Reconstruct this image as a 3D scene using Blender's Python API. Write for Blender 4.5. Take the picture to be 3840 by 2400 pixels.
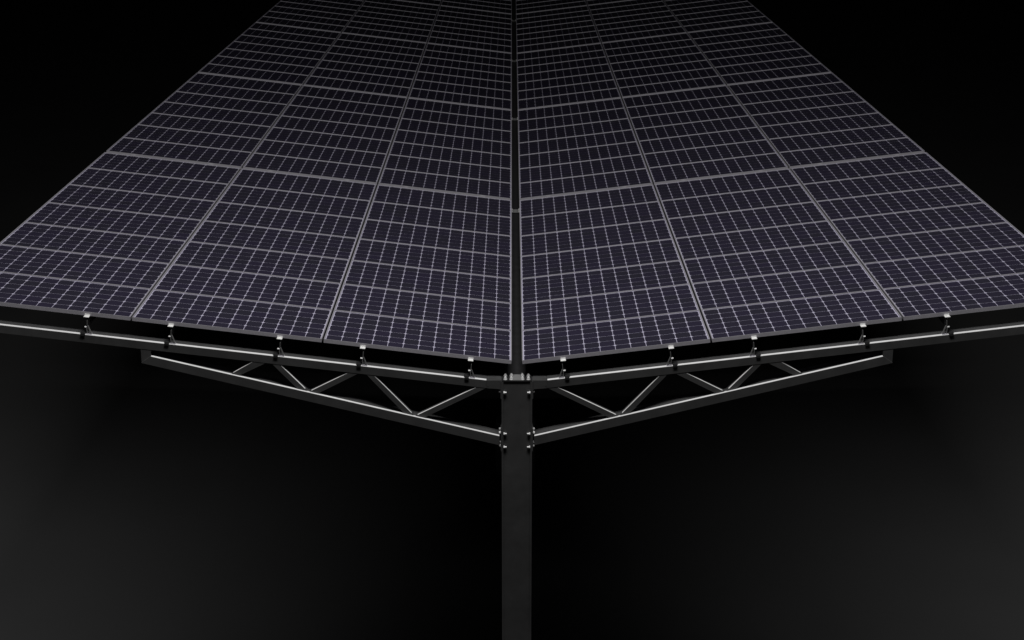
import bpy, bmesh, math, random
from mathutils import Vector, Matrix

random.seed(7)
S = bpy.context.scene
for o in list(bpy.data.objects):
    bpy.data.objects.remove(o)
C = S.collection

# ------------------------------------------------------------------ camera
CAMX, DIST, HGT, PITCH, LENS = -0.0511, 15.506, 5.531, 18.167, 55.62
cam = bpy.data.cameras.new('camera')
cam.lens = LENS
cam.sensor_width = 36.0
cam.clip_start = 0.1
cam.clip_end = 2000
camera = bpy.data.objects.new('camera', cam)
camera.location = (CAMX, -DIST, HGT)
camera.rotation_euler = (math.radians(90 - PITCH), 0, 0)
C.objects.link(camera)
S.camera = camera

# ------------------------------------------------------------------ dark studio world and lamps
w = bpy.data.worlds.new('World')
S.world = w
w.use_nodes = True
w.node_tree.nodes['Background'].inputs['Color'].default_value = (0.02, 0.02, 0.021, 1)
w.node_tree.nodes['Background'].inputs['Strength'].default_value = 0.02

def area_lamp(name, loc, target, sx, sy, power, colour=(1, 1, 1)):
    l = bpy.data.lights.new(name, 'AREA')
    l.shape = 'RECTANGLE'
    l.size, l.size_y = sx, sy
    l.energy = power
    l.color = colour
    o = bpy.data.objects.new(name, l)
    o.location = loc
    d = Vector(target) - Vector(loc)
    o.rotation_euler = d.to_track_quat('-Z', 'Y').to_euler()
    C.objects.link(o)
    return o

area_lamp('overhead_softbox', (0, -4.2, 13.6), (0, 2.0, 0), 7.0, 2.4, 2030, (1.0, 0.99, 0.98))

def spot_lamp(name, loc, target, angle, blend, radius, power):
    l = bpy.data.lights.new(name, 'SPOT')
    l.spot_size = math.radians(angle)
    l.spot_blend = blend
    l.shadow_soft_size = radius
    l.energy = power
    o = bpy.data.objects.new(name, l)
    o.location = loc
    o.rotation_euler = (Vector(target) - Vector(loc)).to_track_quat('-Z', 'Y').to_euler()
    C.objects.link(o)
    return o

# two unseen spots added to brighten the floor, one off each front corner
spot_lamp('added_floor_spot', (-13.5, -7.0, 7.0), (-10.2, -0.3, -4.3), 59, 1.0, 1.2, 9800)
spot_lamp('added_floor_spot', (13.5, -7.0, 7.0), (10.2, -0.3, -4.3), 59, 1.0, 1.2, 9800)

S.render.engine = 'CYCLES'
S.view_settings.view_transform = 'Standard'
S.view_settings.look = 'None'
S.view_settings.exposure = 0.0
S.view_settings.gamma = 1.0
S.view_settings.use_curve_mapping = False

# ------------------------------------------------------------------ materials
def new_mat(name):
    m = bpy.data.materials.new(name)
    m.use_nodes = True
    nt = m.node_tree
    return m, nt, nt.nodes['Principled BSDF']

def metal_paint(name, col, rough=0.5, metallic=0.0, var=0.25, scale=9.0, bump=0.0, spec=0.5):
    """painted or galvanised metal: base colour with a slow mottling, streaky gloss, fine relief"""
    m, nt, b = new_mat(name)
    N, L = nt.nodes, nt.links
    tc = N.new('ShaderNodeTexCoord')
    n1 = N.new('ShaderNodeTexNoise')
    n1.inputs['Scale'].default_value = scale
    n1.inputs['Detail'].default_value = 6
    n1.inputs['Roughness'].default_value = 0.65
    L.new(tc.outputs['Object'], n1.inputs['Vector'])
    ramp = N.new('ShaderNodeMapRange')
    ramp.inputs['From Min'].default_value = 0.3
    ramp.inputs['From Max'].default_value = 0.7
    ramp.inputs['To Min'].default_value = 1 - var
    ramp.inputs['To Max'].default_value = 1 + var
    L.new(n1.outputs['Fac'], ramp.inputs['Value'])
    mul = N.new('ShaderNodeVectorMath')
    mul.operation = 'SCALE'
    mul.inputs[0].default_value = col
    L.new(ramp.outputs['Result'], mul.inputs['Scale'])
    L.new(mul.outputs['Vector'], b.inputs['Base Color'])
    r2 = N.new('ShaderNodeMapRange')
    r2.inputs['To Min'].default_value = max(0.05, rough - 0.1)
    r2.inputs['To Max'].default_value = rough + 0.12
    L.new(n1.outputs['Fac'], r2.inputs['Value'])
    L.new(r2.outputs['Result'], b.inputs['Roughness'])
    b.inputs['Metallic'].default_value = metallic
    b.inputs['Specular IOR Level'].default_value = spec
    if bump:
        n2 = N.new('ShaderNodeTexNoise')
        n2.inputs['Scale'].default_value = 220
        n2.inputs['Detail'].default_value = 3
        L.new(tc.outputs['Object'], n2.inputs['Vector'])
        bp = N.new('ShaderNodeBump')
        bp.inputs['Strength'].default_value = bump
        bp.inputs['Distance'].default_value = 0.002
        L.new(n2.outputs['Fac'], bp.inputs['Height'])
        L.new(bp.outputs['Normal'], b.inputs['Normal'])
    return m

M_STEEL = metal_paint('charcoal_painted_steel', (0.050, 0.050, 0.0505), 0.55, 0, 0.16, 5.0, 0.15, 0.35)
M_STEEL_DK = metal_paint('black_painted_steel', (0.014, 0.014, 0.0145), 0.6, 0, 0.2, 6.0, 0.1, 0.3)
M_LIT_EDGE = metal_paint('painted_lit_edge', (0.78, 0.78, 0.78), 0.5, 0.0, 0.07, 14, 0.0, 0.4)  # pale colour paints the lit band along the truss members' top edges
M_ZINC = metal_paint('bright_zinc', (0.78, 0.78, 0.78), 0.35, 0.0, 0.05, 30, 0.0, 0.7)
M_ALU = metal_paint('anodised_aluminium', (0.300, 0.290, 0.318), 0.45, 0.0, 0.06, 12, 0.0, 0.5)
M_BRK = metal_paint('dull_grey_bracket', (0.13, 0.13, 0.13), 0.5, 0.0, 0.1, 40, 0.0, 0.4)
M_CLAMP = metal_paint('bright_aluminium_clamp', (0.80, 0.80, 0.79), 0.4, 0.0, 0.05, 40, 0.0, 0.5)
M_PLATE = metal_paint('grey_primer_plate', (0.17, 0.17, 0.17), 0.5, 0, 0.1, 20)
M_PIER = metal_paint('cast_concrete', (0.16, 0.16, 0.155), 0.85, 0, 0.2, 3.0, 0.4, 0.2)

# backsheet: white laminate seen through glass, faintly violet
M_BACK = metal_paint('violet_white_backsheet', (0.67, 0.64, 0.80), 0.5, 0, 0.04, 6, 0, 0.3)

def cell_material():
    m, nt, b = new_mat('violet_silicon_cell')
    N, L = nt.nodes, nt.links
    oi = N.new('ShaderNodeObjectInfo')
    ge = N.new('ShaderNodeNewGeometry')
    add = N.new('ShaderNodeMath'); add.operation = 'ADD'
    L.new(oi.outputs['Random'], add.inputs[0])
    L.new(ge.outputs['Random Per Island'], add.inputs[1])
    fr = N.new('ShaderNodeMath'); fr.operation = 'FRACT'
    L.new(add.outputs[0], fr.inputs[0])
    mix = N.new('ShaderNodeMix'); mix.data_type = 'RGBA'
    L.new(fr.outputs[0], mix.inputs['Factor'])
    mix.inputs[6].default_value = (0.0320, 0.0272, 0.0520, 1)
    mix.inputs[7].default_value = (0.0300, 0.0278, 0.0430, 1)
    L.new(mix.outputs[2], b.inputs['Base Color'])
    b.inputs['Roughness'].default_value = 0.5
    b.inputs['Specular IOR Level'].default_value = 0.3
    return m
M_CELL = cell_material()

def glass_material():
    m = bpy.data.materials.new('anti_glare_glass')
    m.use_nodes = True
    nt = m.node_tree
    N, L = nt.nodes, nt.links
    N.clear()
    out = N.new('ShaderNodeOutputMaterial')
    tr = N.new('ShaderNodeBsdfTransparent')
    tr.inputs['Color'].default_value = (0.97, 0.97, 0.975, 1)
    gl = N.new('ShaderNodeBsdfGlossy')
    gl.inputs['Roughness'].default_value = 0.12
    fz = N.new('ShaderNodeFresnel')
    # a pane has air on both sides: same reflectance whichever face is met
    gm = N.new('ShaderNodeNewGeometry')
    io = N.new('ShaderNodeMapRange')
    io.inputs['To Min'].default_value = 1.5
    io.inputs['To Max'].default_value = 1 / 1.5
    L.new(gm.outputs['Backfacing'], io.inputs['Value'])
    L.new(io.outputs['Result'], fz.inputs['IOR'])
    mx = N.new('ShaderNodeMixShader')
    L.new(fz.outputs[0], mx.inputs[0])
    L.new(tr.outputs[0], mx.inputs[1])
    L.new(gl.outputs[0], mx.inputs[2])
    L.new(mx.outputs[0], out.inputs['Surface'])
    return m
M_GLASS = glass_material()

def ground_material():
    m, nt, b = new_mat('dark_studio_floor')
    N, L = nt.nodes, nt.links
    tc = N.new('ShaderNodeTexCoord')
    n1 = N.new('ShaderNodeTexNoise')
    n1.inputs['Scale'].default_value = 0.35
    n1.inputs['Detail'].default_value = 5
    L.new(tc.outputs['Object'], n1.inputs['Vector'])
    mr = N.new('ShaderNodeMapRange')
    mr.inputs['From Min'].default_value = 0.3
    mr.inputs['From Max'].default_value = 0.7
    mr.inputs['To Min'].default_value = 0.93
    mr.inputs['To Max'].default_value = 1.07
    L.new(n1.outputs['Fac'], mr.inputs['Value'])
    mul = N.new('ShaderNodeVectorMath'); mul.operation = 'SCALE'
    mul.inputs[0].default_value = (0.026, 0.026, 0.026)
    L.new(mr.outputs['Result'], mul.inputs['Scale'])
    L.new(mul.outputs['Vector'], b.inputs['Base Color'])
    b.inputs['Roughness'].default_value = 0.8
    b.inputs['Specular IOR Level'].default_value = 0.15
    return m
M_GROUND = ground_material()

# ------------------------------------------------------------------ mesh helpers
class MB:
    def __init__(self):
        self.bm = bmesh.new()
    def box(self, x0, x1, y0, y1, z0, z1):
        v = [self.bm.verts.new(p) for p in ((x0, y0, z0), (x1, y0, z0), (x1, y1, z0), (x0, y1, z0),
                                            (x0, y0, z1), (x1, y0, z1), (x1, y1, z1), (x0, y1, z1))]
        for f in ((0, 3, 2, 1), (4, 5, 6, 7), (0, 1, 5, 4), (1, 2, 6, 5), (2, 3, 7, 6), (3, 0, 4, 7)):
            self.bm.faces.new([v[i] for i in f])
        return self
    def prism_xz(self, poly, y0, y1):
        a = [self.bm.verts.new((x, y0, z)) for x, z in poly]
        b = [self.bm.verts.new((x, y1, z)) for x, z in poly]
        n = len(poly)
        self.bm.faces.new(a)
        self.bm.faces.new(b[::-1])
        for i in range(n):
            self.bm.faces.new((a[i], b[i], b[(i + 1) % n], a[(i + 1) % n]))
        return self
    def prism_xy(self, poly, z0, z1):
        a = [self.bm.verts.new((x, y, z0)) for x, y in poly]
        b = [self.bm.verts.new((x, y, z1)) for x, y in poly]
        n = len(poly)
        self.bm.faces.new(a[::-1])
        self.bm.faces.new(b)
        for i in range(n):
            self.bm.faces.new((a[i], a[(i + 1) % n], b[(i + 1) % n], b[i]))
        return self
    def rod(self, p0, p1, r, seg=6, r2=None):
        p0, p1 = Vector(p0), Vector(p1)
        q = (p1 - p0).to_track_quat('Z', 'Y')
        r2 = r if r2 is None else r2
        ra = [self.bm.verts.new(p0 + q @ Vector((r * math.cos(t), r * math.sin(t), 0))) for t in
              [2 * math.pi * i / seg for i in range(seg)]]
        rb = [self.bm.verts.new(p1 + q @ Vector((r2 * math.cos(t), r2 * math.sin(t), 0))) for t in
              [2 * math.pi * i / seg for i in range(seg)]]
        self.bm.faces.new(ra[::-1])
        self.bm.faces.new(rb)
        for i in range(seg):
            self.bm.faces.new((ra[i], ra[(i + 1) % seg], rb[(i + 1) % seg], rb[i]))
        return self
    def mesh(self, name, mat, bevel=0.0):
        bm = self.bm
        bmesh.ops.recalc_face_normals(bm, faces=bm.faces[:])
        if bevel:
            bmesh.ops.bevel(bm, geom=[e for e in bm.edges if e.calc_face_angle(0) > 0.4], offset=bevel,
                            segments=2, affect='EDGES', profile=0.6)
        me = bpy.data.meshes.new(name)
        bm.to_mesh(me)
        bm.free()
        me.materials.append(mat)
        return me

def link(name, data, parent=None, loc=None, rot=None):
    o = bpy.data.objects.new(name, data)
    if loc is not None:
        o.location = loc
    if rot is not None:
        o.rotation_euler = rot
    o.parent = parent
    C.objects.link(o)
    return o

def tag(o, label, cat, group=None):
    o['label'] = label
    o['category'] = cat
    if group:
        o['group'] = group
    return o

ORD = ['first', 'second', 'third', 'fourth', 'fifth', 'sixth', 'seventh', 'eighth', 'ninth', 'tenth', 'eleventh',
       'twelfth', 'thirteenth', 'fourteenth', 'fifteenth', 'sixteenth', 'seventeenth', 'eighteenth', 'nineteenth']
def ordinal(n):
    if n <= 19:
        return ORD[n - 1]
    tens, u = divmod(n, 10)
    if u == 0:
        return {2: 'twentieth', 3: 'thirtieth'}[tens]
    return {2: 'twenty-', 3: 'thirty-'}[tens] + ORD[u - 1]

# ------------------------------------------------------------------ dimensions (metres)
TILT = 0.12062                 # both wings rise outward by about 6.9 degrees
HALFGAP = 0.0541               # half the open valley between the wings
PW, PL, PT = 1.960, 0.992, 0.040   # panel: across the wing, along the array, frame depth
COLGAP, ROWGAP, BAYGAP = 0.020, 0.002, 0.0986
ROWS_PER_BAY, BAYS = 7, 5
BAY = ROWS_PER_BAY * (PL + ROWGAP) + BAYGAP
GROUND = -4.32
ct, st = math.cos(TILT), math.sin(TILT)

def wing(side, u, n=0.0):
    """point of the wing section: u along the slope, n above the glass plane -> x, z"""
    return side * (HALFGAP + u * ct - n * st), u * st + n * ct

# ------------------------------------------------------------------ ground
g = MB()
g.bm.faces.new([g.bm.verts.new(p) for p in ((-400, -400, 0), (400, -400, 0), (400, 400, 0), (-400, 400, 0))])
ground = link('ground', g.mesh('ground', M_GROUND), loc=(0, 0, GROUND))
ground['kind'] = 'structure'

# ------------------------------------------------------------------ columns, piers and valley beams
CW, CD = 0.160, 0.090          # half width and half depth of the wide-flange column
TOPZ = -0.205
PIER_TOP = GROUND + 0.84
def column_profile():
    t, wb = 0.020, 0.078
    return [(-CW, -CD), (-CW + t, -CD), (-CW + t, -wb), (CW - t, -wb), (CW - t, -CD), (CW, -CD),
            (CW, CD), (CW - t, CD), (CW - t, wb), (-CW + t, wb), (-CW + t, CD), (-CW, CD)]
me_shaft = MB().prism_xy(column_profile(), PIER_TOP + 0.022 - GROUND, TOPZ - GROUND).mesh('shaft', M_STEEL)
me_base = MB().box(-0.22, 0.22, -0.19, 0.19, PIER_TOP + 0.0005 - GROUND, PIER_TOP + 0.0215 - GROUND).mesh('base_plate', M_STEEL)
me_cap = MB().box(-0.158, 0.158, -0.088, 0.088, TOPZ + 0.0005 - GROUND, TOPZ + 0.0125 - GROUND).mesh('cap_plate', M_STEEL_DK)
me_shim = MB().box(-0.046, 0.046, -0.086, 0.086, TOPZ + 0.013 - GROUND, TOPZ + 0.019 - GROUND).mesh('splice_plate', M_PLATE)
me_capbolt = MB().rod((0, 0, 0), (0, 0, 0.006), 0.0185, 16).rod((0, 0, 0.0061), (0, 0, 0.020), 0.016, 6)\
    .rod((0, 0, 0.0201), (0, 0, 0.030), 0.009, 12).mesh('bolt', M_ZINC)
def pier_mesh():
    m = MB().rod((0, 0, 0), (0, 0, PIER_TOP - GROUND), 0.305, 40)
    return m.mesh('concrete_pier', M_PIER, 0.012)
me_pier = pier_mesh()
me_beam = MB().prism_xz([(-0.10, 0.0), (0.10, 0.0), (0.10, -0.012), (0.008, -0.012), (0.008, -0.288), (0.10, -0.288),
                         (0.10, -0.30), (-0.10, -0.30), (-0.10, -0.288), (-0.008, -0.288), (-0.008, -0.012), (-0.10, -0.012)],
                        0.0, BAY - 2 * CD - 0.004).mesh('beam', M_STEEL_DK)

for k in range(BAYS + 1):
    y = k * BAY
    where = 'at the open truss end' if k == 0 else '%s back from the open truss end' % ORD[k]
    col = link('steel_column', None, loc=(0, y, GROUND))
    tag(col, 'dark wide-flange steel column under the valley gap, %s' % where, 'column', 'columns along the valley')
    link('shaft', me_shaft, col)
    link('base_plate', me_base, col)
    cp = link('cap_plate', me_cap, col)
    link('splice_plate', me_shim, cp)
    for bx in (-0.120, -0.058, 0.058, 0.120):
        for by in (-0.052, 0.052):
            link('bolt', me_capbolt, cp, loc=(bx, by, TOPZ + 0.0126 - GROUND + (0.0)))
    pier = link('concrete_pier', me_pier, loc=(0, y, GROUND))
    tag(pier, 'round concrete pier under the column %s' % where, 'pier', 'concrete column piers')
    if k < BAYS:
        vb = link('valley_beam', me_beam, loc=(0, y + CD + 0.002, TOPZ - 0.004))
        tag(vb, 'black steel beam in the valley gap, in the %s bay from the truss end' % ORD[k], 'beam', 'valley beams')

# ------------------------------------------------------------------ truss arms (built once per side, shared by every frame)
FY = -0.083                    # front face of the truss
def bc_z(x):                   # top edge of the lower chord
    return -0.809 + (abs(x) - 0.18) * 0.24667
UEND = 5.90
def truss_parts(s):
    P = []   # (name, mesh, [(child name, mesh)])
    def T(x):
        return s * x
    def strip(x0, z0, x1, z1, y0, y1, name='lit_edge_strip', th=0.003, inset=0.004):  # added strip: light on the member's top edge, put in as pale colour
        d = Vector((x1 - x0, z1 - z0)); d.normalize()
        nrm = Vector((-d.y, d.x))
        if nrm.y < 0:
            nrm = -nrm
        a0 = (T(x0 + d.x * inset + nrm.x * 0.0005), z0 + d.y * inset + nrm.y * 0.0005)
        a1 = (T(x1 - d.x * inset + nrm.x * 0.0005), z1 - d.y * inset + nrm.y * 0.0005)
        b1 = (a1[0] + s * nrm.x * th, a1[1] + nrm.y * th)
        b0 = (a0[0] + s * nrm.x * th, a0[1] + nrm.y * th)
        return (name, MB().prism_xz([a0, a1, b1, b0], y0, y1).mesh(name, M_LIT_EDGE))
    # top chord, parallel to the panels
    n0, n1 = -0.222, -0.305
    xi0, zi0 = wing(1, 0.235, n0); xo0, zo0 = wing(1, UEND, n0)
    xi1, zi1 = wing(1, 0.235 - 0.0102, n1); xo1, zo1 = wing(1, UEND, n1)
    P.append(('top_chord', MB().prism_xz([(T(xi0), zi0), (T(xo0), zo0), (T(xo1), zo1), (T(xi1), zi1)], FY, 0.075)
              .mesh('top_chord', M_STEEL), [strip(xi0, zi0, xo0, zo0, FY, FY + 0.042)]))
    # knuckle that carries the chord to the column
    P.append(('knuckle', MB().prism_xz([(T(0.3125), zi0 - 0.001), (T(0.165), -0.192), (T(0.165), -0.290), (T(0.3125), zi1 - 0.003)], FY + 0.003, 0.080)
              .mesh('knuckle', M_STEEL), []))
    # bottom chord
    xa, xb = 0.182, 3.784
    P.append(('bottom_chord', MB().prism_xz([(T(xa), bc_z(xa)), (T(xb), bc_z(xb)), (T(xb + 0.101), bc_z(xb) - 0.070), (T(xa), bc_z(xa) - 0.100)], FY - 0.022, 0.075)
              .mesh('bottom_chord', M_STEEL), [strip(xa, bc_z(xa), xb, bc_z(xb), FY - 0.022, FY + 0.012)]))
    # end post
    zt0 = wing(1, (3.787 - HALFGAP) / ct, n1)[1]
    zt1 = wing(1, (3.885 - HALFGAP) / ct, n1)[1]
    P.append(('end_post', MB().prism_xz([(T(3.7845), bc_z(xb) + 0.0), (T(3.885), bc_z(xb) - 0.069), (T(3.885), zt1 + 0.003), (T(3.7845), zt0 + 0.003)], FY + 0.003, 0.072)
              .mesh('end_post', M_STEEL), []))
    # web diagonals: upper edge, lower edge (x, z)
    D = [((0.420, -0.269), (1.046, -0.582), (0.312, -0.272), (0.948, -0.597)),
         ((1.485, -0.139), (1.097, -0.564), (1.570, -0.118), (1.189, -0.549)),
         ((1.752, -0.110), (2.149, -0.311), (1.639, -0.113), (2.051, -0.325)),
         ((2.451, -0.024), (2.200, -0.293), (2.541, -0.004), (2.296, -0.272)),
         ((2.725, 0.017), (2.950, -0.113), (2.593, 0.002), (2.860, -0.127))]
    for q in D:
        a, b, c, d = [(x, z) for x, z in q]
        def ext(p, q, e):
            v = Vector((p[0] - q[0], p[1] - q[1])); v.normalize()
            return (p[0] + v.x * e, p[1] + v.y * e)
        a2, b2, c2, d2 = ext(a, b, 0.03), ext(b, a, 0.022), ext(c, d, 0.03), ext(d, c, 0.022)
        P.append(('diagonal', MB().prism_xz([(T(x), z) for x, z in (a2, b2, d2, c2)], FY + 0.003, FY + 0.070)
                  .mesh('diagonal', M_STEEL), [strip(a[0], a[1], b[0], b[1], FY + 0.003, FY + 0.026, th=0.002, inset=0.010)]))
    # bolted end plates and their bolts
    for z0, z1 in ((-0.395, -0.20), (-0.985, -0.735)):
        P.append(('end_plate', MB().box(min(T(0.1605), T(0.170)), max(T(0.1605), T(0.170)), -0.088, 0.088, z0, z1).mesh('end_plate', M_STEEL), []))
    for z in (-0.322, -0.784, -0.935):
        for y in (-0.055, 0.045):
            m = MB().rod((T(0.1702), y, z), (T(0.174), y, z), 0.017, 14).rod((T(0.1741), y, z), (T(0.188), y, z), 0.0145, 6)
            P.append(('bolt', m.mesh('bolt', M_ZINC), []))
        y = -0.0945
        m = MB().rod((T(0.1395), y, z), (T(0.128), y, z), 0.0155, 6).rod((T(0.1279), y, z), (T(0.108), y, z), 0.009, 10)
        P.append(('bolt_end', m.mesh('bolt_end', M_ZINC), []))
    return P
TP = {s: truss_parts(s) for s in (-1, 1)}
for k in range(BAYS + 1):
    where = 'the front column at the open end' if k == 0 else 'the %s column back' % ORD[k]
    for s in (-1, 1):
        arm = link('truss_arm', None, loc=(0, k * BAY, 0))
        tag(arm, 'charcoal steel truss arm with zigzag diagonals, bolted to %s' % where, 'truss', 'truss arms on the columns')
        for nm, me, ch in TP[s]:
            o = link(nm, me, arm)
            for cn, cm in ch:
                link(cn, cm, o)

# ------------------------------------------------------------------ purlins and their brackets
PURLIN_U = (0.425, 1.550, 2.412, 3.537, 4.400, 5.520)
YB0 = -0.050
YEND = BAYS * BAY - BAYGAP + 0.05
me_pur = {}
me_endc, me_gapc = {}, {}
for s in (-1, 1):
    # local x points out along the wing slope when multiplied by s; z = wing normal, 0 at the panel underside
    wx = -0.016 * s
    e = 0.0275
    lip = s * -1
    me_pur[s] = MB().prism_xz([(-e, -0.0006), (e, -0.0006), (e, -0.0046), (wx + 0.003, -0.0046), (wx + 0.003, -0.106), (wx + s * 0.03, -0.106),
                               (wx + s * 0.03, -0.110), (wx - 0.003, -0.110), (wx - 0.003, -0.0046), (-e, -0.0046)] if s > 0 else
                              [(-e, -0.0006), (e, -0.0006), (e, -0.0046), (wx + 0.003, -0.0046), (wx + 0.003, -0.110), (wx - 0.03, -0.110),
                               (wx - 0.03, -0.106), (wx - 0.003, -0.106), (wx - 0.003, -0.0046), (-e, -0.0046)],
                              YB0, YEND).mesh('channel', M_STEEL_DK)
me_endc = MB().prism_xz([(-0.027, 0.0), (0.027, 0.0), (0.027, 0.004), (-0.027, 0.004)], YB0 - 0.006, -0.001)\
    .box(-0.027, 0.027, -0.005, -0.001, 0.0041, 0.021).mesh('end_clamp', M_CLAMP)
me_gapc = MB().box(-0.027, 0.027, 0.004, BAYGAP - 0.004, 0.0, 0.012).mesh('gap_clamp', M_CLAMP)

def bracket_meshes(s):
    # local: x world-like along wing slope, z normal, 0 at the chord top
    i = -s    # toward the column
    L = []
    L.append(('saddle_clamp', MB().prism_xz([(i * -0.042, 0.0), (i * 0.003, 0.0), (i * 0.003, 0.012), (i * -0.042, 0.012)], -0.004 + FY, 0.02)
              .box(min(i * -0.042, i * 0.003), max(i * -0.042, i * 0.003), FY - 0.014, FY - 0.0045, -0.010, 0.012)
              .box(min(i * -0.050, i * 0.004), max(i * -0.050, i * 0.004), FY + 0.005, 0.0, 0.0125, 0.0175).mesh('saddle_clamp', M_STEEL_DK)))
    L.append(('foot_plate', MB().box(min(i * 0.010, i * 0.066), max(i * 0.010, i * 0.066), FY + 0.010, FY + 0.062, 0.0040, 0.0095).mesh('foot_plate', M_ALU)))
    def bar(x0, z0, x1, z1, y0, y1, t):
        d = Vector((x1 - x0, z1 - z0)); d.normalize()
        nx, nz = -d.y * t / 2, d.x * t / 2
        return MB().prism_xz([(i * (x0 + nx), z0 + nz), (i * (x1 + nx), z1 + nz), (i * (x1 - nx), z1 - nz), (i * (x0 - nx), z0 - nz)], y0, y1)
    L.append(('strut', bar(0.060, 0.010, 0.020, 0.092, FY + 0.022, FY + 0.046, 0.008).mesh('strut', M_BRK)))
    L.append(('strut', bar(0.022, 0.010, 0.012, 0.060, FY + 0.022, FY + 0.046, 0.007).mesh('strut', M_BRK)))
    L.append(('stem', bar(0.015, 0.040, 0.0125, 0.150, FY + 0.024, FY + 0.052, 0.006).mesh('stem', M_BRK)))
    L.append(('bolt', MB().rod((i * 0.011, FY + 0.035, 0.075), (i * -0.012, FY + 0.035, 0.075), 0.009, 6).mesh('bolt', M_ZINC)))
    return L
BR = {s: bracket_meshes(s) for s in (-1, 1)}

for s in (-1, 1):
    for i, u in enumerate(PURLIN_U):
        x, z = wing(s, u, -PT)
        pur = link('purlin', None, loc=(x, 0, z), rot=(0, -s * TILT, 0))
        tag(pur, 'dark steel purlin under the panels, %s one out from the valley column' % ORD[i], 'purlin', 'purlins under both wings')
        link('channel', me_pur[s], pur)
        link('end_clamp', me_endc, pur)['label'] = 'bright aluminium end clamp on the front panel frame'
        for b in range(1, BAYS):
            link('gap_clamp', me_gapc, pur, loc=(0, b * BAY - BAYGAP, 0))
        x, z = wing(s, u, -0.222)
        br = link('purlin_bracket', None, loc=(x, 0, z), rot=(0, -s * TILT, 0))
        tag(br, 'small A-shaped bracket on the front truss chord under the %s purlin out' % ORD[i], 'bracket', 'purlin brackets on the front truss')
        for nm, me in BR[s]:
            link(nm, me, br)

# ------------------------------------------------------------------ solar panels
LIP, LIPY = 0.011, 0.006
CPX, CPY = 0.1604, 0.1615
CXS, CYS, CH = 0.1548, 0.1555, 0.0150
def frame_mesh():
    m = MB()
    hx, hy = PW / 2, PL / 2
    bm = m.bm
    rings = []
    for (x, y, z) in ((hx, hy, 0), (hx, hy, PT), (hx - LIP, hy - LIPY, PT), (hx - LIP, hy - LIPY, PT - 0.011),
                      (hx - 0.004, hy - 0.004, PT - 0.011), (hx - 0.004, hy - 0.004, 0)):
        rings.append([bm.verts.new(p) for p in ((-x, -y, z), (x, -y, z), (x, y, z), (-x, y, z))])
    n = len(rings)
    for k in range(n):
        a, b = rings[k], rings[(k + 1) % n]
        for j in range(4):
            bm.faces.new((a[j], a[(j + 1) % 4], b[(j + 1) % 4], b[j]))
    return m.mesh('frame', M_ALU)
def cell_poly(cx, cy):
    a, b, c = CXS / 2, CYS / 2, CH
    return [(cx - a + c, cy - b), (cx + a - c, cy - b), (cx + a, cy - b + c), (cx + a, cy + b - c), (cx + a - c, cy + b),
            (cx - a + c, cy + b), (cx - a, cy + b - c), (cx - a, cy - b + c)]
ZB = PT - 0.0122
ZC = PT - 0.0110
me_frame = frame_mesh()
me_back = MB().box(-PW / 2 + 0.0045, PW / 2 - 0.0045, -PL / 2 + 0.0045, PL / 2 - 0.0045, ZB - 0.003, ZB).mesh('backsheet', M_BACK)
def plane_mesh(name, z, mat):
    m = MB()
    hx, hy = PW / 2 - LIP, PL / 2 - LIPY
    m.bm.faces.new([m.bm.verts.new(p) for p in ((-hx, -hy, z), (hx, -hy, z), (hx, hy, z), (-hx, hy, z))])
    return m.mesh(name, mat)
me_glass = plane_mesh('glass', PT - 0.0075, M_GLASS)
me_cell = MB().prism_xy(cell_poly(0, 0), -0.0006, 0.0).mesh('solar_cell', M_CELL)
mm = MB()
for i in range(12):
    for j in range(6):
        mm.prism_xy(cell_poly((i - 5.5) * CPX, (j - 2.5) * CPY), -0.0006, 0.0)
me_cells = mm.mesh('cell_sheet', M_CELL)
COLNAME = ('beside the valley gap', "in its wing's middle column", "on its wing's outer edge")
SINGLE_ROWS = 9
for r in range(ROWS_PER_BAY * BAYS):
    yb = (r // ROWS_PER_BAY) * BAY + (r % ROWS_PER_BAY) * (PL + ROWGAP)
    for s in (-1, 1):
        for c in range(3):
            u = c * (PW + COLGAP) + PW / 2
            x, z = wing(s, u, -PT)
            jit = random.uniform(-0.0006, 0.0006)
            p = link('solar_panel', None, loc=(x, yb + PL / 2, z), rot=(0, -s * TILT + jit * 0.2, 0))
            tag(p, 'violet solar panel %s, %s row back from the truss end' % (COLNAME[c], ordinal(r + 1)),
                'solar panel', 'solar panels on both wings')
            link('frame', me_frame, p)
            link('backsheet', me_back, p)
            if r < SINGLE_ROWS:
                for i in range(12):
                    for j in range(6):
                        link('solar_cell', me_cell, p, loc=((i - 5.5) * CPX, (j - 2.5) * CPY, ZC))
            else:
                cs = link('cell_sheet', me_cells, p, loc=(0, 0, ZC))
                cs['kind'] = 'stuff'
            link('glass', me_glass, p)
